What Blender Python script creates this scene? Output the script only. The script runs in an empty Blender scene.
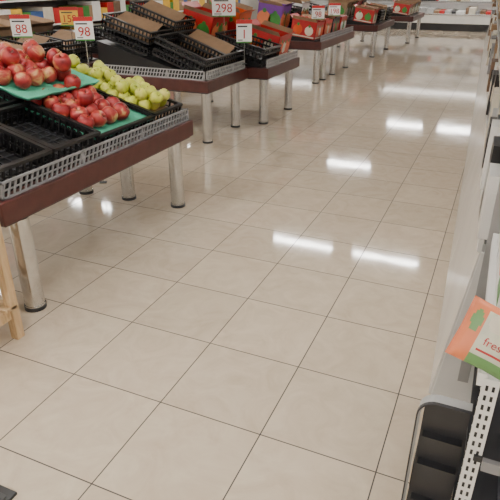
import bpy, math, random
from mathutils import Matrix, Vector, Euler
random.seed(7)
D=bpy.data
# ---------------- materials ----------------
def mat(name,col,rough=.5,metal=0,var=.12,scale=8,bump=0,emit=0):
    m=D.materials.new(name); m.use_nodes=True; nt=m.node_tree; b=nt.nodes['Principled BSDF']
    tc=nt.nodes.new('ShaderNodeTexCoord'); n=nt.nodes.new('ShaderNodeTexNoise'); n.inputs['Scale'].default_value=scale
    n.inputs['Detail'].default_value=4
    nt.links.new(tc.outputs['Object'],n.inputs['Vector'])
    r=nt.nodes.new('ShaderNodeValToRGB')
    c0=[max(0,c*(1-var)) for c in col]; c1=[min(1,c*(1+var)) for c in col]
    r.color_ramp.elements[0].position=.3; r.color_ramp.elements[1].position=.7
    r.color_ramp.elements[0].color=(*c0,1); r.color_ramp.elements[1].color=(*c1,1)
    nt.links.new(n.outputs['Fac'],r.inputs['Fac']); nt.links.new(r.outputs['Color'],b.inputs['Base Color'])
    b.inputs['Roughness'].default_value=rough; b.inputs['Metallic'].default_value=metal
    if bump:
        bp=nt.nodes.new('ShaderNodeBump'); bp.inputs['Strength'].default_value=bump; bp.inputs['Distance'].default_value=.01
        nt.links.new(n.outputs['Fac'],bp.inputs['Height']); nt.links.new(bp.outputs['Normal'],b.inputs['Normal'])
    if emit:
        b.inputs['Emission Color'].default_value=(*col,1); b.inputs['Emission Strength'].default_value=emit
    return m
BLACK=mat('black_plastic',(.008,.008,.009),.4,var=.2)
DGRAY=mat('dark_gray',(.03,.03,.034),.4)
GRAY=mat('gray_plastic',(.24,.24,.25),.4)
LGRAY=mat('light_gray',(.40,.40,.40),.35)
WHITE=mat('white_plastic',(.8,.79,.77),.3,var=.03)
PANEL=mat('panel_white',(.78,.76,.73),.16,var=.06,scale=3)
STEEL=mat('brushed_steel',(.62,.62,.62),.22,1,var=.08,scale=30)
BOARD=mat('maroon_board',(.07,.018,.015),.38,var=.2,scale=12)
CARD=mat('cardboard',(.30,.19,.11),.8,var=.12)
CARDD=mat('cardboard_dark',(.17,.10,.06),.8,var=.15)
RED=mat('carton_red',(.45,.01,.01),.4)
ORANGE=mat('carton_orange',(.7,.09,.01),.4)
YELLOW=mat('carton_yellow',(.75,.45,.04),.4)
GREEN=mat('print_green',(.04,.22,.03),.4)
TRAYG=mat('green_tray',(.10,.46,.30),.45)
PURPLE=mat('purple',(.18,.04,.35),.4)
BLUE=mat('print_blue',(.04,.10,.3),.4)
CREAM=mat('cream',(.7,.64,.52),.45)
PINK=mat('pink',(.75,.3,.3),.5)
SALMON=mat('salmon_print',(.72,.2,.08),.4)
CEIL=mat('ceiling_white',(.8,.79,.77),.8,var=.02)
WALL=mat('wall_paint',(.6,.57,.53),.7,var=.04)
LAMP=mat('lamp_diffuser',(1,.985,.945),.5,var=0,emit=98)
CASEL=mat('case_light',(1,.97,.92),.5,var=0,emit=8)
STEM=mat('apple_stem',(.08,.05,.02),.7)
def ramp_mat(name,stops,scale,rough,dist=0,sc=(1,1,1),detail=4):
    m=D.materials.new(name); m.use_nodes=True; nt=m.node_tree; b=nt.nodes['Principled BSDF']
    tc=nt.nodes.new('ShaderNodeTexCoord'); mp=nt.nodes.new('ShaderNodeMapping'); mp.inputs['Scale'].default_value=sc
    n=nt.nodes.new('ShaderNodeTexNoise'); n.inputs['Scale'].default_value=scale; n.inputs['Detail'].default_value=detail; n.inputs['Distortion'].default_value=dist
    r=nt.nodes.new('ShaderNodeValToRGB'); e=r.color_ramp.elements
    e[0].position,e[0].color=stops[0][0],(*stops[0][1],1); e[1].position,e[1].color=stops[-1][0],(*stops[-1][1],1)
    for p,c in stops[1:-1]:
        q=e.new(p); q.color=(*c,1)
    L=nt.links.new; L(tc.outputs['Object'],mp.inputs['Vector']); L(mp.outputs[0],n.inputs['Vector']); L(n.outputs['Fac'],r.inputs['Fac']); L(r.outputs['Color'],b.inputs['Base Color'])
    b.inputs['Roughness'].default_value=rough
    return m
APPLE=ramp_mat('apple_red_skin',[(.3,(.17,.006,.010)),(.45,(.32,.016,.02)),(.56,(.42,.05,.035)),(.68,(.6,.34,.13))],12,.36,.6)
APPLEY=ramp_mat('apple_yellow_skin',[(.3,(.36,.42,.03)),(.5,(.55,.58,.07)),(.7,(.68,.62,.16))],12,.34,.3)
WOOD=ramp_mat('pine_wood',[(.3,(.42,.27,.13)),(.5,(.58,.4,.22)),(.7,(.66,.48,.28))],6,.55,1,(6,6,.8))
# floor material
T=.452
def floor_mat():
    m=D.materials.new('polished_tile'); m.use_nodes=True; nt=m.node_tree; N=nt.nodes.new; L=nt.links.new; b=nt.nodes['Principled BSDF']
    g=N('ShaderNodeNewGeometry'); s=N('ShaderNodeSeparateXYZ'); L(g.outputs['Position'],s.inputs[0])
    def M(op,a,bv=None,c=None):
        x=N('ShaderNodeMath'); x.operation=op
        for i,v in enumerate((a,bv,c)):
            if v is None: continue
            if isinstance(v,(int,float)): x.inputs[i].default_value=v
            else: L(v,x.inputs[i])
        return x.outputs[0]
    ax=M('DIVIDE',M('ADD',s.outputs[0],.607+T*100),T); ay=M('DIVIDE',M('ADD',s.outputs[1],-1.932+T*100),T)
    def edge(a):
        f=M('FRACT',a); return M('MULTIPLY',M('MINIMUM',f,M('SUBTRACT',1,f)),T)
    e=M('MINIMUM',edge(ax),edge(ay))
    gm=N('ShaderNodeMapRange'); gm.inputs[1].default_value=.0018; gm.inputs[2].default_value=.003; L(e,gm.inputs[0])
    cx=N('ShaderNodeCombineXYZ'); L(M('FLOOR',ax),cx.inputs[0]); L(M('FLOOR',ay),cx.inputs[1])
    w=N('ShaderNodeTexWhiteNoise'); w.noise_dimensions='2D'; L(cx.outputs[0],w.inputs['Vector'])
    v=N('ShaderNodeVectorMath'); v.operation='MULTIPLY_ADD'; L(w.outputs['Color'],v.inputs[0]); v.inputs[1].default_value=(20,20,20); L(g.outputs['Position'],v.inputs[2])
    n=N('ShaderNodeTexNoise'); n.inputs['Scale'].default_value=5; n.inputs['Detail'].default_value=8; n.inputs['Roughness'].default_value=.62; n.inputs['Distortion'].default_value=1.8
    L(v.outputs[0],n.inputs['Vector'])
    r=N('ShaderNodeValToRGB'); e_=r.color_ramp.elements
    e_[0].position=.3; e_[0].color=(.625,.512,.385,1); e_[1].position=.68; e_[1].color=(.735,.63,.495,1)
    L(n.outputs['Fac'],r.inputs['Fac'])
    hs=N('ShaderNodeHueSaturation'); L(r.outputs[0],hs.inputs['Color']); L(M('ADD',M('MULTIPLY',w.outputs['Value'],.09),.95),hs.inputs['Value'])
    mx=N('ShaderNodeMix'); mx.data_type='RGBA'; L(gm.outputs[0],mx.inputs[0]); mx.inputs[6].default_value=(.045,.035,.032,1); L(hs.outputs[0],mx.inputs[7])
    L(mx.outputs[2],b.inputs['Base Color'])
    rr=N('ShaderNodeMapRange'); L(gm.outputs[0],rr.inputs[0]); rr.inputs[3].default_value=.6; rr.inputs[4].default_value=.065; L(rr.outputs[0],b.inputs['Roughness'])
    bn=N('ShaderNodeTexNoise'); bn.inputs['Scale'].default_value=2.5; bn.inputs['Detail'].default_value=2; L(v.outputs[0],bn.inputs['Vector'])
    bp=N('ShaderNodeBump'); bp.inputs['Strength'].default_value=.06; bp.inputs['Distance'].default_value=.01; L(bn.outputs['Fac'],bp.inputs['Height']); L(bp.outputs[0],b.inputs['Normal'])
    b.inputs['IOR'].default_value=1.55
    return m
FLOOR=floor_mat()
# ---------------- builder ----------------
class B:
    def __init__(s): s.v=[];s.f=[];s.m=[];s.sm=[];s.mats=[]
    def mi(s,m):
        if m not in s.mats: s.mats.append(m)
        return s.mats.index(m)
    def add(s,vs,fs,m,smooth=False,M=None):
        o=len(s.v)
        for p in vs:
            p=Vector(p); s.v.append(tuple(M@p if M else p))
        k=s.mi(m)
        for f in fs: s.f.append([o+i for i in f]); s.m.append(k); s.sm.append(smooth)
        return s
    def box(s,x0,x1,y0,y1,z0,z1,m,M=None):
        return s.add([(x0,y0,z0),(x1,y0,z0),(x1,y1,z0),(x0,y1,z0),(x0,y0,z1),(x1,y0,z1),(x1,y1,z1),(x0,y1,z1)],
          [(0,3,2,1),(4,5,6,7),(0,1,5,4),(1,2,6,5),(2,3,7,6),(3,0,4,7)],m,False,M)
    def cyl(s,p0,p1,r,m,seg=20,r1=None,M=None):
        p0=Vector(p0);p1=Vector(p1); r1=r if r1 is None else r1
        q=(p1-p0).to_track_quat('Z','Y'); vs=[]
        for P,R in ((p0,r),(p1,r1)):
            for i in range(seg):
                a=2*math.pi*i/seg; vs.append(P+q@Vector((R*math.cos(a),R*math.sin(a),0)))
        s.add(vs,[(i,(i+1)%seg,seg+(i+1)%seg,seg+i) for i in range(seg)],m,True,M)
        s.add(vs,[tuple(range(seg))[::-1],tuple(range(seg,2*seg))],m,False,M); return s
    def rev(s,prof,m,seg=14,M=None):
        vs=[];fs=[];n=len(prof)
        for r,z in prof:
            for i in range(seg):
                a=2*math.pi*i/seg; vs.append((r*math.cos(a),r*math.sin(a),z))
        for j in range(n-1):
            for i in range(seg):
                fs.append((j*seg+i,(j+1)*seg+i,(j+1)*seg+(i+1)%seg,j*seg+(i+1)%seg))
        return s.add(vs,fs,m,True,M)
    def build(s,name,loc=(0,0,0),rot=(0,0,0),parent=None,bevel=0,mw=None):
        me=D.meshes.new(name); me.from_pydata(s.v,[],s.f)
        for m in s.mats: me.materials.append(m)
        me.polygons.foreach_set('material_index',s.m); me.polygons.foreach_set('use_smooth',s.sm); me.update()
        o=D.objects.new(name,me); bpy.context.scene.collection.objects.link(o)
        o.location=loc; o.rotation_euler=rot
        if mw: o.matrix_world=mw
        if parent: o.parent=parent
        if bevel:
            bv=o.modifiers.new('bevel','BEVEL'); bv.width=bevel; bv.segments=2; bv.limit_method='ANGLE'
        return o
def empty(name,loc=(0,0,0),rot=(0,0,0)):
    o=D.objects.new(name,None); bpy.context.scene.collection.objects.link(o); o.location=loc; o.rotation_euler=rot; return o
# ---------------- room ----------------
B().box(-9,3,-3,22.5,-.02,0,FLOOR).build('floor')
B().box(-9,3,-3,22.5,2.9,2.95,CEIL).build('ceiling')
B().box(-9.1,-9,-3,22.5,0,2.9,WALL).build('wall_left')
B().box(3,3.1,-3,22.5,0,2.9,WALL).build('wall_right')
B().box(-9,3,22.5,22.6,0,2.9,WALL).build('wall_back')
B().box(-9,3,-3.1,-3,0,2.9,WALL).build('wall_front')
LX=(-7.6,-6.0,-4.4,-2.82,-1.25,.35,1.9)
rows={-1.5:LX,2.0:LX,5.2:(-7.6,-6.2,1.9),8.75:(-7.6,-6.1,-2.78,-1.28,1.9),13.7:(-7.6,-6,-3.2,1.9),18.6:(-7.6,-6,-2.6,-1.0,.6)}
for Y in rows:
    for X in rows[Y]:
        b=B(); b.box(-.62,.62,-.07,.07,.03,.10,WHITE); b.box(-.56,.56,-.022,.022,.0,.03,LAMP)
        b.box(-.62,-.56,-.05,.05,-.01,.03,WHITE); b.box(.56,.62,-.05,.05,-.01,.03,WHITE)
        b.build('ceiling_light',(X,Y,2.8))
# ---------------- tables ----------------
ZT=.655
def table(X1,Y0,Y1,dep,legs,ang,wx0=.08):
    b=B(); X0=X1-dep
    b.box(X0,X1,Y0,Y1,ZT-.115,ZT,BOARD)
    b.box(X0+.02,X1-.02,Y0+.02,Y1-.02,ZT-.13,ZT-.115,DGRAY)
    root=empty('produce_display_table')
    b.build('top',parent=root,bevel=.006)
    b=B()
    for (x,y) in legs:
        b.cyl((x,y,.02),(x,y,ZT-.13),.052,STEEL,28); b.cyl((x,y,0),(x,y,.022),.057,DGRAY,28); b.cyl((x,y,.022),(x,y,.03),.055,STEEL,28)
    b.build('legs',parent=root)
    b=B(); t=math.tan(ang); a=X1-wx0-.01; c=X0+.06; h=(a-c)*t; e=.012
    b.add([(a,Y0+.04,ZT),(a,Y1-.04,ZT),(a,Y0+.04,ZT+e),(a,Y1-.04,ZT+e),(c,Y0+.04,ZT),(c,Y1-.04,ZT),(c,Y0+.04,ZT+h+e),(c,Y1-.04,ZT+h+e)],
      [(0,1,3,2),(2,3,7,6),(4,6,7,5),(0,2,6,4),(1,5,7,3),(0,4,5,1)],BLACK)
    b.build('riser',parent=root)
    return root
def fence(name,x,y0,y1,z,h=.1,along='y',m=GRAY):
    b=B(); L=y1-y0; th=.007
    b.box(-th,th,0,L,0,.010,m); b.box(-th,th,0,L,h-.010,h,m); b.box(-th*.7,th*.7,0,L,h*.5-.003,h*.5+.003,m)
    n=int(L/.036)
    for i in range(n):
        ya=i*L/n; yb=(i+1)*L/n; w=.009
        b.add([(-th*.6,ya,.008),(-th*.6,ya+w,.008),(-th*.6,yb,h-.008),(-th*.6,yb-w,h-.008),(th*.6,ya,.008),(th*.6,ya+w,.008),(th*.6,yb,h-.008),(th*.6,yb-w,h-.008)],
          [(0,3,2,1),(4,5,6,7),(0,1,5,4),(1,2,6,5),(2,3,7,6),(3,0,4,7)],m)
    for y in (0,L*.33,L*.66,L-.014): b.box(-th,th,y,y+.014,.0,h,m)
    o=b.build(name)
    if along=='y': o.location=(x,y0,z)
    else: o.location=(y0,x,z); o.rotation_euler=(0,0,-math.pi/2)
    return o
def crate_mesh(W,L,H,m=BLACK,sp=.042):
    b=B(); w=W/2; l=L/2; t=.009
    b.box(-w,w,-l,l,0,.006,m)
    for i in range(int(W/.06)): 
        x=-w+.03+i*.06; b.box(x-.005,x+.005,-l,l,.006,.014,DGRAY)
    for i in range(int(L/.06)):
        y=-l+.03+i*.06; b.box(-w,w,y-.005,y+.005,.006,.014,DGRAY)
    for zz,hh,ex in ((0,.02,0),(H*.5-.004,.008,-.002),(H-.018,.018,.008)):
        for sx in (-1,1):
            b.box(sx*w-t/2-ex,sx*w+t/2+ex,-l-ex,l+ex,zz,zz+hh,m)
            b.box(-w-ex,w+ex,sx*l-t/2-ex,sx*l+t/2+ex,zz,zz+hh,m)
    n=max(2,int(L/sp))
    for i in range(n+1):
        y=-l+i*L/n
        for sx in (-1,1): b.box(sx*w-t/2,sx*w+t/2,y-.006,y+.006,.01,H-.01,m)
    n=max(2,int(W/sp))
    for i in range(n+1):
        x=-w+i*W/n
        for sx in (-1,1): b.box(x-.006,x+.006,sx*l-t/2,sx*l+t/2,.01,H-.01,m)
    return b
def slopeM(xf,yc,zf,ang,off=0,rz=0):
    return Matrix.Translation((xf,yc,zf))@Matrix.Rotation(ang,4,'Y')@Matrix.Translation((-off,0,0))@Matrix.Rotation(rz,4,'Z')
def crate(xf,yc,W,L,H,ang,zf=ZT+.014,off=None,n=1,rz=0,name='black_produce_crate',card=False):
    for k in range(n):
        M=slopeM(xf,yc,zf,ang,(W/2 if off is None else off),rz)@Matrix.Translation((0,0,k*.055))
        b=crate_mesh(W,L,H)
        if card and k==n-1:
            b.box(-W/2+.02,W/2-.02,-L/2+.02,L/2-.02,.016,.022,CARD)
            b.add([(-W/2+.02,-L/2+.02,.03),(W/2-.04,-L/2+.02,.03),(W/2-.06,L/2-.1,H+.03),(-W/2+.04,L/2-.08,H+.02)],[(0,1,2,3)],CARD)
        b.build(name,mw=M)
AP=[(0.001,.60),(.12,.66),(.3,.84),(.55,.87),(.82,.66),(.98,.25),(.98,-.12),(.85,-.5),(.62,-.8),(.38,-.9),(.16,-.84),(.001,-.78)]
def apples(name,M,x0,x1,y0,y1,z,r,m,layers=1,keep=1.0):
    b=B()
    for k in range(layers):
        d=r*2.06; row=0; x=x0+r+k*r; 
        while x<=x1-r-k*r*.6+.001:
            y=y0+r+(row%2)*r+k*r
            while y<=y1-r+.001:
                if random.random()<keep or k==0:
                    rr=r*random.uniform(.92,1.06)
                    mm=Matrix.Translation((x+random.uniform(-.006,.006),y+random.uniform(-.006,.006),z+r*.88+k*r*1.45+random.uniform(-.004,.004)))@Euler((random.uniform(-.6,.6),random.uniform(-.1,.8),random.uniform(0,6)),'XYZ').to_matrix().to_4x4()@Matrix.Scale(rr,4)
                    b.rev(AP,m,20,mm); b.cyl((0,0,.6),(.1,.05,1.05),.045,STEM,6,M=mm)
                y+=d
            x+=d*.88; row+=1
    return b.build(name,mw=M)
def green_tray(M,x0,x1,y0,y1,z):
    b=B(); nx,ny=24,28; vs=[]
    for i in range(nx+1):
        for j in range(ny+1):
            u=i/nx; v=j/ny; e=min(u,1-u,v,1-v)
            zz=z+.006*math.sin(u*nx*.9)*math.sin(v*ny*.9)+(.026 if e<.03 else 0)
            vs.append((x0+(x1-x0)*u,y0+(y1-y0)*v,zz))
    fs=[(i*(ny+1)+j,(i+1)*(ny+1)+j,(i+1)*(ny+1)+j+1,i*(ny+1)+j+1) for i in range(nx) for j in range(ny)]
    b.add(vs,fs,TRAYG,True)
    o=b.build('green_fruit_tray',mw=M); s=o.modifiers.new('s','SOLIDIFY'); s.thickness=.008
# T1
A1=math.radians(15)
table(-2.0,1.70,3.52,1.15,[(-2.07,1.845),(-2.11,3.42),(-2.55,3.40),(-2.95,3.37),(-2.98,1.88)],A1)
fence('gray_lattice_guard',-2.03,1.74,3.50,ZT,.085,m=GRAY)
fence('gray_lattice_guard',3.50,-2.72,-2.05,ZT,.08,'x',m=GRAY)
crate(-2.10,1.93,.5,.40,.13,A1); crate(-2.10,2.345,.5,.37,.13,A1)
crate(-2.10,1.93,.46,.40,.13,A1,off=.79,n=2); crate(-2.10,2.345,.46,.37,.13,A1,off=.79,n=1)
crate(-2.10,2.835,.95,.58,.10,A1); crate(-2.10,3.31,.95,.34,.11,A1)
Ma=slopeM(-2.10,2.835,ZT+.014,A1,.475)
green_tray(Ma,-.46,.475,-.29,.29,.055)
apples('red_apple_pile',Ma,-.12,.45,-.28,.28,.062,.055,APPLE,2,.28)
green_tray(Ma,-.52,.03,-.38,.28,.160)
B().box(-.45,-.14,-.26,.26,.068,.150,CARD).build('cardboard_riser',mw=Ma)
apples('red_apple_pile',Ma,-.50,.01,-.36,.26,.166,.056,APPLE,2,.25)
Mb=slopeM(-2.10,3.31,ZT+.014,A1,.475)
B().box(-.46,.46,-.155,.155,.016,.05,CARD).build('cardboard_riser',mw=Mb)
apples('yellow_apple_pile',Mb,-.46,.46,-.165,.165,.052,.046,APPLEY,2,.6)
# signs
def sign(x,y,z,w,h,rz,base,rx=0,txt='98',bg=WHITE,band=RED,name='price_card',tc=RED):
    b=B(); b.box(-w/2,w/2,-.003,.003,0,h,bg); b.box(-w/2,w/2,-.0045,-.003,h*.82,h,band)
    b.box(-w/2,w/2,-.0045,-.003,0,h*.06,GREEN)
    b.box(-w*.42,w*.2,-.0045,-.003,h*.68,h*.74,DGRAY); b.box(-w*.42,-w*.1,-.0045,-.003,h*.11,h*.15,DGRAY)
    if base is not None:
        b.cyl((0,.008,0),(0,.008,-(z-base)),.004,STEEL,8); b.box(-.03,.03,-.02,.03,-(z-base),-(z-base)+.006,BLACK)
    o=b.build(name,(x,y,z),(rx,0,rz))
    c=D.curves.new('digits','FONT'); c.body=txt; c.size=h*.55; c.align_x='CENTER'; c.extrude=.001; c.materials.append(tc)
    t=D.objects.new('digits',c); bpy.context.scene.collection.objects.link(t); t.parent=o; t.location=(0,-.006,h*.2); t.rotation_euler=(math.pi/2,0,0)
    return o
R24=math.radians(30)
sign(-2.97,3.62,1.15,.14,.17,R24,.0,txt='98')
# T2
A2=math.radians(14)
table(-2.65,5.0,5.98,1.4,[(-2.74,5.12),(-2.76,5.86),(-3.95,5.12),(-3.95,5.86)],A2)
fence('gray_lattice_guard',-2.68,5.03,5.95,ZT,.09,m=LGRAY)
fence('gray_lattice_guard',5.03,-4.0,-2.70,ZT,.09,'x',m=LGRAY)
crate(-2.75,5.27,.6,.42,.14,A2+.1,n=2); crate(-2.75,5.71,.6,.42,.14,A2+.1,n=2,card=True)
crate(-2.75,5.27,.58,.42,.13,A2+.04,off=.95,n=3,card=True); crate(-2.75,5.71,.58,.42,.13,A2+.08,off=.95,n=4,card=True)
# T3
table(-2.42,6.02,7.12,1.4,[(-2.52,6.14),(-2.52,7.0),(-3.7,6.14),(-3.7,7.0)],A2)
fence('gray_lattice_guard',-2.45,6.05,7.09,ZT,.09,m=LGRAY)
crate(-2.52,6.3,.62,.5,.14,A2,n=2)
def carton(x,y,z,sx,sy,sz,rz=0,m=RED,tilt=0,open_=True,disc=YELLOW,disc2=ORANGE,name='apple_carton',fill=None):
    b=B(); w,l=sx/2,sy/2; t=.006
    b.box(-w,w,-l,l,0,t,CARD); 
    b.box(-w,-w+t,-l,l,0,sz,m); b.box(w-t,w,-l,l,0,sz,m); b.box(-w,w,-l,-l+t,0,sz,m); b.box(-w,w,l-t,l,0,sz,m)
    if open_:
        for s in (-1,1):
            b.add([(s*w,-l,sz),(s*w,l,sz),(s*(w+.06),l-.02,sz+.05),(s*(w+.06),-l+.02,sz+.05)],[(0,1,2,3)],m)
            b.add([(-w,s*l,sz),(w,s*l,sz),(w-.02,s*(l+.04),sz+.05),(-w+.02,s*(l+.04),sz+.05)],[(0,1,2,3)],CARD)
    else: b.box(-w,w,-l,l,sz-t,sz,m); b.box(-.025,.025,-l-.001,l+.001,sz-t,sz+.001,CREAM)
    if fill:
        r=.042; x_=-w+r+.01
        while x_<w-r:
            y_=-l+r+.01
            while y_<l-r:
                b.rev(AP,fill,10,Matrix.Translation((x_,y_,sz-r*.4+random.uniform(0,.02)))@Matrix.Scale(r,4)); y_+=2.05*r
            x_+=2.05*r
        b.box(-w+.01,w-.01,-l+.01,l-.01,sz*.5,sz*.55,CARD)
    r=sz*.3
    for (dy,q,mm) in ((-l*.5,r,disc),(l*.05,r*.85,disc2),(l*.55,r*.95,disc)):
        b.cyl((w,dy,sz*.45),(w+.0015,dy,sz*.45),q,mm,18); b.cyl((w+.001,dy+q*.2,sz*.45+q),(w+.002,dy+q*.2,sz*.45+q),q*.3,GREEN,8)
    for (dx,q,mm) in ((-w*.45,r,disc),(w*.45,r*.9,disc2)):
        b.cyl((dx,-l,sz*.45),(dx,-l-.0015,sz*.45),q,mm,18); b.cyl((dx,-l-.001,sz*.45+q),(dx,-l-.002,sz*.45+q),q*.3,GREEN,8)
    b.box(-w*.9,w*.9,-l-.001,-l,sz*.06,sz*.14,CREAM); b.box(w,w+.001,-l*.9,l*.9,sz*.06,sz*.14,CREAM)
    return b.build(name,(x,y,z),(0,tilt,rz))
def riz(X1,x,ang): return ZT+.014+max(0,(X1-.09-x))*math.tan(ang)
def cartonS(X1,ang,x,y,sx,sy,sz,up=0,**k):
    return carton(x,y,riz(X1,x,ang)+up,sx,sy,sz,tilt=ang,**k)
cartonS(-2.42,A2,-2.78,6.82,.44,.42,.26,m=RED,disc=ORANGE,disc2=CREAM)
cartonS(-2.42,A2,-3.42,6.35,.40,.44,.32,m=RED,disc=SALMON,disc2=GREEN)
cartonS(-2.42,A2,-3.35,6.88,.40,.36,.36,m=ORANGE,disc=RED,disc2=RED)
sign(-2.66,5.90,.93,.17,.24,R24,ZT+.05,txt='1',bg=WHITE)
sign(-3.05,6.2,1.17,.27,.24,R24,.8,txt='298',bg=WHITE)
# T4
A3=math.radians(8)
table(-2.68,8.9,11.05,1.4,[(-2.78,9.03),(-2.78,9.42),(-2.78,10.0),(-2.78,10.92),(-3.95,9.03),(-3.95,10.92)],A3)
fence('gray_lattice_guard',-2.71,8.95,11.0,ZT,.09)
for i,(y,m,d1,d2) in enumerate(((9.15,RED,ORANGE,CREAM),(9.62,RED,SALMON,CREAM),(10.1,DGRAY,RED,GREEN),(10.6,RED,WHITE,GREEN))):
    cartonS(-2.68,A3,-3.02,y,.42,.40,.26,m=m,disc=d1,disc2=d2,open_=(i%2==0),fill=APPLE if i%2==0 else None)
for i in range(4):
    if i in (0,2): cartonS(-2.68,A3,-3.62,9.15+i*.48,.42,.40,.40,m=(PURPLE,RED,WHITE,RED)[i],disc=SALMON,disc2=GREEN)
    else: crate(-2.76,9.15+i*.48,.42,.42,.14,A3,off=.85,n=5)
sign(-2.78,9.9,.98,.2,.2,R24,ZT+.02,txt='198')
sign(-2.78,8.98,.98,.2,.2,R24,ZT+.02,txt='98')
table(-2.55,12.5,14.4,1.4,[(-2.65,12.65),(-2.65,14.2),(-3.85,12.65),(-3.85,14.2)],A3)
for i in range(4):
    if i in(0,2): cartonS(-2.55,A3,-2.9,12.75+i*.46,.42,.40,.26,m=(RED,ORANGE,CARD,PURPLE)[i],disc=CREAM,disc2=GREEN,fill=APPLE)
    else: crate(-2.64,12.75+i*.46,.5,.42,.14,A3,n=3)
    cartonS(-2.55,A3,-3.5,12.75+i*.46,.42,.40,.3,m=(CARD,CARDD,RED,DGRAY)[i],disc=CREAM,disc2=GREEN)
table(-2.3,15.6,17.6,1.4,[(-2.4,15.75),(-2.4,17.4),(-3.6,15.75),(-3.6,17.4)],A3)
for i in range(4): cartonS(-2.3,A3,-2.66,15.85+i*.47,.42,.40,.24,m=(RED,CARD,DGRAY,CARDD)[i],disc=CREAM,disc2=GREEN,fill=APPLE if i%2 else None)
# second island (further left)
table(-4.55,3.6,5.9,1.3,[(-4.65,3.72),(-4.65,5.78),(-5.7,3.72),(-5.7,5.78)],A3)
for i in range(4):
    if i==1: cartonS(-4.55,A3,-4.88,3.9+i*.54,.44,.46,.2,m=CARD,disc=CARDD,disc2=CARD,name='cardboard_box')
    else: crate(-4.66,3.9+i*.54,.44,.46,.16,A3,n=3,card=True)
    cartonS(-4.55,A3,-5.45,3.9+i*.54,.44,.46,.3,m=(CARDD,PINK,CARD,CARDD)[i],disc=CARD,disc2=CREAM)
sign(-4.62,3.85,.98,.22,.26,R24,ZT+.02,txt='128',bg=PINK,tc=WHITE)
sign(-4.62,4.65,1.02,.2,.22,R24,ZT+.02,txt='88',bg=WHITE)
sign(-4.62,5.4,1.08,.2,.2,R24,ZT+.02,txt='158',bg=YELLOW)
table(-4.55,6.3,9.0,1.3,[(-4.65,6.45),(-4.65,8.85),(-5.7,6.45),(-5.7,8.85)],A3)
for i in range(5):
    if i in (1,3): cartonS(-4.55,A3,-4.88,6.58+i*.53,.44,.46,.28,m=(CARD,RED,ORANGE,CARD,RED)[i],disc=CREAM,disc2=GREEN,fill=APPLE)
    else: crate(-4.66,6.58+i*.53,.5,.46,.15,A3,n=3,card=(i==2))
def shelf_products(b,x0,x1,y0,y1,z,h,mats,wmin=.06,wmax=.16,jx=.02,labels=None):
    labels=labels or [WHITE,CREAM,LGRAY,BLACK,CREAM]
    y=y0
    while y<y1-.03:
        w=min(random.uniform(wmin,wmax),y1-y); hh=h*random.uniform(.7,1); m=random.choice(mats); j=random.uniform(0,jx)
        b.box(x0+j,x1,y+.003,y+w-.003,z,z+hh,m)
        if hh>.06:
            m2=random.choice(labels); b.box(x0+j-.001,x0+j,y+w*.12,y+w*.88,z+hh*.35,z+hh*.75,m2)
            b.box(x0+j+.01,x1-.01,y+.002,y+.003,z+hh*.35,z+hh*.75,m2)
        y+=w
b=B(); b.box(-8.98,-8.1,-2,18,0,.3,WHITE); b.box(-8.98,-8.9,-2,18,.3,2,GRAY)
for z in (.75,1.2,1.65): b.box(-8.9,-8.2,-2,18,z-.03,z,WHITE)
for z in (.3,.75,1.2):
    y=-2
    while y<17.8:
        w=random.uniform(.1,.35); b.box(-8.85,-8.2,y,y+w-.01,z,z+random.uniform(.2,.36),random.choice([RED,GREEN,CARD,WHITE,CREAM,CARDD,BLUE,YELLOW])); y+=w
b.build('wall_shelving')
# far refrigerated case
b=B()
b.box(-8,2.8,20,21.4,0,.22,DGRAY); b.box(-8,2.8,19.9,21.4,.22,.5,WHITE); b.box(-8,2.8,19.88,19.9,.47,.5,STEEL)
b.box(-8,2.8,21.3,21.4,.5,2.1,WHITE); b.box(-8,2.8,20.0,21.4,2.0,2.15,WHITE)
for z in (.85,1.2,1.55): b.box(-8,2.8,20.5,21.3,z-.02,z,WHITE); b.box(-8,2.8,20.5,20.52,z-.05,z,LGRAY); b.box(-8,2.8,20.55,20.6,z-.045,z-.025,CASEL)
b.box(-8,2.8,20.1,20.2,1.96,2.0,CASEL)
for z,yf in ((.5,20.05),(.85,20.53),(1.2,20.53)):
    x=-8
    while x<2.6:
        w=random.uniform(.08,.3); b.box(x,x+w-.02,yf,21.2,z,z+random.uniform(.06,.2),random.choice([DGRAY,CREAM,LGRAY,CARDD,RED,GRAY,CARD,DGRAY,WHITE])); x+=w
b.build('refrigerated_display_case')
# ---------------- right gondola ----------------
G=math.radians(2.0)
root=empty('shelving_gondola',(.03,0,0),(0,0,G))
b=B(); y=1.98
b.box(.06,.9,1.98,17.5,0,.12,DGRAY)
while y<17:
    y1=y+1.2
    a=[(0,y+.003,.005),(0,y1-.003,.005),(.085,y1-.003,.70),(.085,y+.003,.70)]
    vs=a+[(p[0]+.012,p[1],p[2]) for p in a]
    b.add(vs,[(0,3,2,1),(4,5,6,7),(0,1,5,4),(1,2,6,5),(2,3,7,6),(3,0,4,7)],PANEL)
    b.box(.10,.14,y-.018,y+.018,.12,1.6,LGRAY)
    y=y1
b.add([(.01,1.975,0),(.9,1.975,0),(.9,1.975,.7),(.09,1.975,.7),(.01,1.965,0),(.9,1.965,0),(.9,1.965,.7),(.09,1.965,.7)],[(0,1,2,3),(7,6,5,4),(0,4,5,1),(1,5,6,2),(2,6,7,3),(3,7,4,0)],WHITE)
b.build('front_panels',parent=root)
b=B()
b.box(.09,.9,1.98,17.5,.70,.73,LGRAY); b.box(.075,.092,1.98,17.5,.695,.745,WHITE)
b.box(.12,.9,1.98,17.5,1.10,1.125,LGRAY); b.box(.085,.122,1.98,17.5,1.09,1.135,GRAY)
b.box(.86,.9,1.98,17.5,0,1.6,GRAY)
y=2.05
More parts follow.
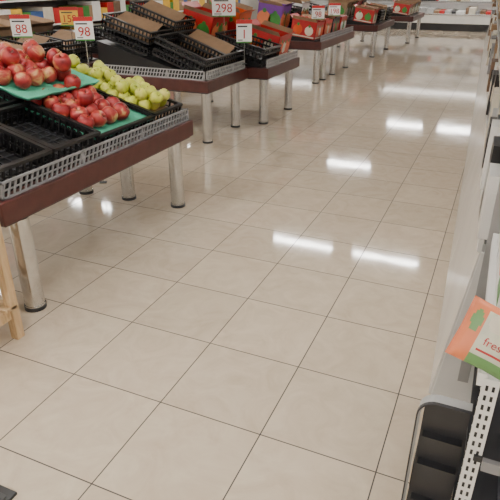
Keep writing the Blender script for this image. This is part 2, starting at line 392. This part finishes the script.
while y<17.3:
    b.box(.074,.0755,y,y+.07,.70,.74,random.choice([WHITE,CREAM,WHITE,CREAM])); b.box(.084,.0855,y,y+.07,1.095,1.13,random.choice([WHITE,CREAM,WHITE])); y+=random.uniform(.12,.25)
b.build('shelves',parent=root)
b=B(); shelf_products(b,.065,.5,1.98,5,.747,.3,[WHITE,CREAM,WHITE,BLACK,WHITE,DGRAY],.1,.22,.04)
shelf_products(b,.02,.5,5,17.4,.747,.32,[CARD,CREAM,CARDD,WHITE,GRAY],.2,.4,.08)
shelf_products(b,.09,.5,2.0,17.4,1.137,.3,[WHITE,CREAM,CARD,GRAY,CARDD,YELLOW],.08,.2,.06)
b.build('products',parent=root)
# near end unit
root=empty('end_shelf_unit')
b=B()
px,py=.105,1.12; ph=.79
b.box(px-.018,px+.018,py-.012,py+.012,0,ph,WHITE)
z=.03
while z<ph-.03:
    for s in (-.007,.007): b.box(px+s-.003,px+s+.003,py-.0135,py-.012,z,z+.014,BLACK); b.box(px-.0195,px-.018,py-.004,py+.004,z,z+.014,BLACK)
    z+=.028
b.box(px-.01,.75,py+.012,1.93,.77,.79,LGRAY); b.box(px-.03,px-.01,py-.01,1.93,.765,.80,WHITE)
b.box(px,.75,py+.012,1.93,.02,.05,DGRAY); b.box(.2,.24,py+.02,1.93,.05,.77,DGRAY)
for z in (.3,.55): b.box(px+.0,.75,py-.02,1.93,z,z+.015,DGRAY); b.box(px+.02,.75,py-.035,py-.02,z-.01,z+.02,GRAY)
b.build('frame',parent=root)
b=B(); shelf_products(b,px-.015,.4,1.30,1.92,.79,.27,[WHITE,CREAM,WHITE],.1,.16,.005,labels=[GREEN,SALMON,CREAM,RED]); b.build('products',parent=root)
# dark bin with rounded silver rim
b=B(); root=empty('dark_basket_bin')
def arcplate(y0,y1,m,x0,x1,h,r,off=0):
    pts=[(x0+off,0),(x1,0),(x1,h-off)]
    for i in range(7):
        a=math.pi/2+i*math.pi/12; pts.append((x0+off+r+r*math.cos(a),h-off-r+r*math.sin(a)))
    n=len(pts); vs=[(p[0],y0,p[1]) for p in pts]+[(p[0],y1,p[1]) for p in pts]
    b.add(vs,[tuple(range(n)),tuple(range(n,2*n))[::-1]]+[(i,n+i,n+(i+1)%n,(i+1)%n) for i in range(n)],m)
arcplate(1.205,1.21,DGRAY,-.035,.085,.625,.04,.008)
def rim(y0,y1,x0,x1,h,r,t,m):
    o=[(x0,0.02)]+[(x0+r-r*math.cos(i*math.pi/12),h-r+r*math.sin(i*math.pi/12)) for i in range(7)]+[(x1,h)]
    q=[(x0+t,0.02)]+[(x0+r-(r-t)*math.cos(i*math.pi/12),h-r+(r-t)*math.sin(i*math.pi/12)) for i in range(7)]+[(x1,h-t)]
    n=len(o); vs=[(p[0],y0,p[1]) for p in o]+[(p[0],y0,p[1]) for p in q]+[(p[0],y1,p[1]) for p in o]+[(p[0],y1,p[1]) for p in q]
    fs=[]
    for i in range(n-1):
        fs+=[(i,i+1,n+i+1,n+i),(2*n+i,3*n+i,3*n+i+1,2*n+i+1),(i,2*n+i,2*n+i+1,i+1),(n+i,n+i+1,3*n+i+1,3*n+i)]
    b.add(vs,fs,m)
rim(1.175,1.21,-.04,.085,.63,.045,.006,LGRAY)
rim(1.165,1.176,-.043,.085,.633,.047,.004,DGRAY)
for z in (.02,.15,.28): b.box(-.03,-.024,1.21,1.5,z,z+.09,BLACK)
for z in (.12,.26,.40,.5): b.box(-.02,.08,1.18,1.205,z,z+.006,DGRAY)
b.box(-.03,.085,1.21,1.5,.3,.31,BLACK); b.box(-.035,.085,1.17,1.51,0,.02,DGRAY)
b.build('bin_body',parent=root)
PALE=mat('pale_green_film',(.62,.62,.48),.3,scale=20,var=.2)
GP=mat('leaf_green_print',(.14,.3,.1),.35)
def pouch(name,loc,rot,w,h,t):
    b=B(); nx,ny=40,28
    def P(i,j,s):
        u=i/nx*2-1; v=j/ny*2-1
        th=t/2*max(0,(1-abs(u)**4))**.6*max(0,(1-abs(v)**6))**.6 if abs(u)<.9 else .0015*(1+math.sin(j*2.5)*.6)
        th+=.0015*math.sin(u*9+v*5)*(1-abs(u))
        xx=u*w/2*(1-.03*(1-abs(v))); return (xx,s*th,v*h/2*(1-.05*(1-abs(u))))
    for s in (-1,1):
        vs=[P(i,j,s) for i in range(nx+1) for j in range(ny+1)]
        groups={}
        for i in range(nx):
            for j in range(ny):
                u=(i+.5)/nx*2-1; v=(j+.5)/ny*2-1
                if u<-.5: m=SALMON if (u+.7)**2+(v*.35-.12)**2>.018 else GP
                elif (u+.15)**2+((v-.5)*.9)**2<.07: m=CREAM
                elif (u-.3)**2+((v-.45)*.8)**2<.06: m=YELLOW
                elif -.4<u<.9 and -.5<v<-.4 : m=RED
                elif v<-.62: m=GP
                elif v>.8: m=SALMON
                else: m=PALE
                groups.setdefault(m.name,(m,[]))[1].append((i*(ny+1)+j,(i+1)*(ny+1)+j,(i+1)*(ny+1)+j+1,i*(ny+1)+j+1))
        for m,fs in groups.values(): b.add(vs,fs,m,True)
    c=D.curves.new('label_text','FONT'); c.body='fresh'; c.size=.026; c.extrude=.0006; c.materials.append(RED); c.align_x='CENTER'
    o=b.build(name,loc,rot)
    tt=D.objects.new('label_text',c); bpy.context.scene.collection.objects.link(tt); tt.parent=o; tt.location=(.0,-t/2-.002,-.018); tt.rotation_euler=(math.pi/2,0,0)
    return o
pouch('snack_pouch',(.098,1.13,.876),(math.radians(-32),math.radians(14),math.radians(-8)),.17,.145,.045)
# ---------------- wooden stand ----------------
b=B(); x0,x1,y0,y1=-2.42,-1.93,1.18,1.62; h=.62
for x in (x0,x1-.045):
    for y in (y0,y1-.045): b.box(x,x+.045,y,y+.045,0,h,WOOD)
for z in (.12,.36,.56):
    b.box(x0+.045,x1-.045,y0+.01,y0+.03,z,z+.05,WOOD); b.box(x0+.045,x1-.045,y1-.03,y1-.01,z,z+.05,WOOD)
    b.box(x0+.01,x0+.03,y0+.045,y1-.045,z,z+.05,WOOD); b.box(x1-.03,x1-.01,y0+.045,y1-.045,z,z+.05,WOOD)
for z in (.17,.62):
    for i in range(5): b.box(x0,x1,y0+i*.09,y0+i*.09+.075,z,z+.018,WOOD)
b.build('wooden_stand',bevel=.003)
b=B(); b.box(-2.1,-1.265,.2,.89,0,.012,BLACK)
for i in range(14): b.box(-2.08,-1.28,.22+i*.048,.24+i*.048,.012,.016,DGRAY)
b.build('rubber_floor_mat',bevel=.004)
# ---------------- world / camera ----------------
w=D.worlds.new('w'); bpy.context.scene.world=w; w.use_nodes=True
w.node_tree.nodes['Background'].inputs[0].default_value=(.9,.95,1,1); w.node_tree.nodes['Background'].inputs[1].default_value=.3
cd=D.cameras.new('camera'); cam=D.objects.new('camera',cd); bpy.context.scene.collection.objects.link(cam)
cd.sensor_width=36; cd.lens=551/500*36; cd.clip_start=.02
cam.location=(0,0,1.6); cam.rotation_euler=(math.radians(90-26.5),0,math.radians(23.7))
bpy.context.scene.camera=cam
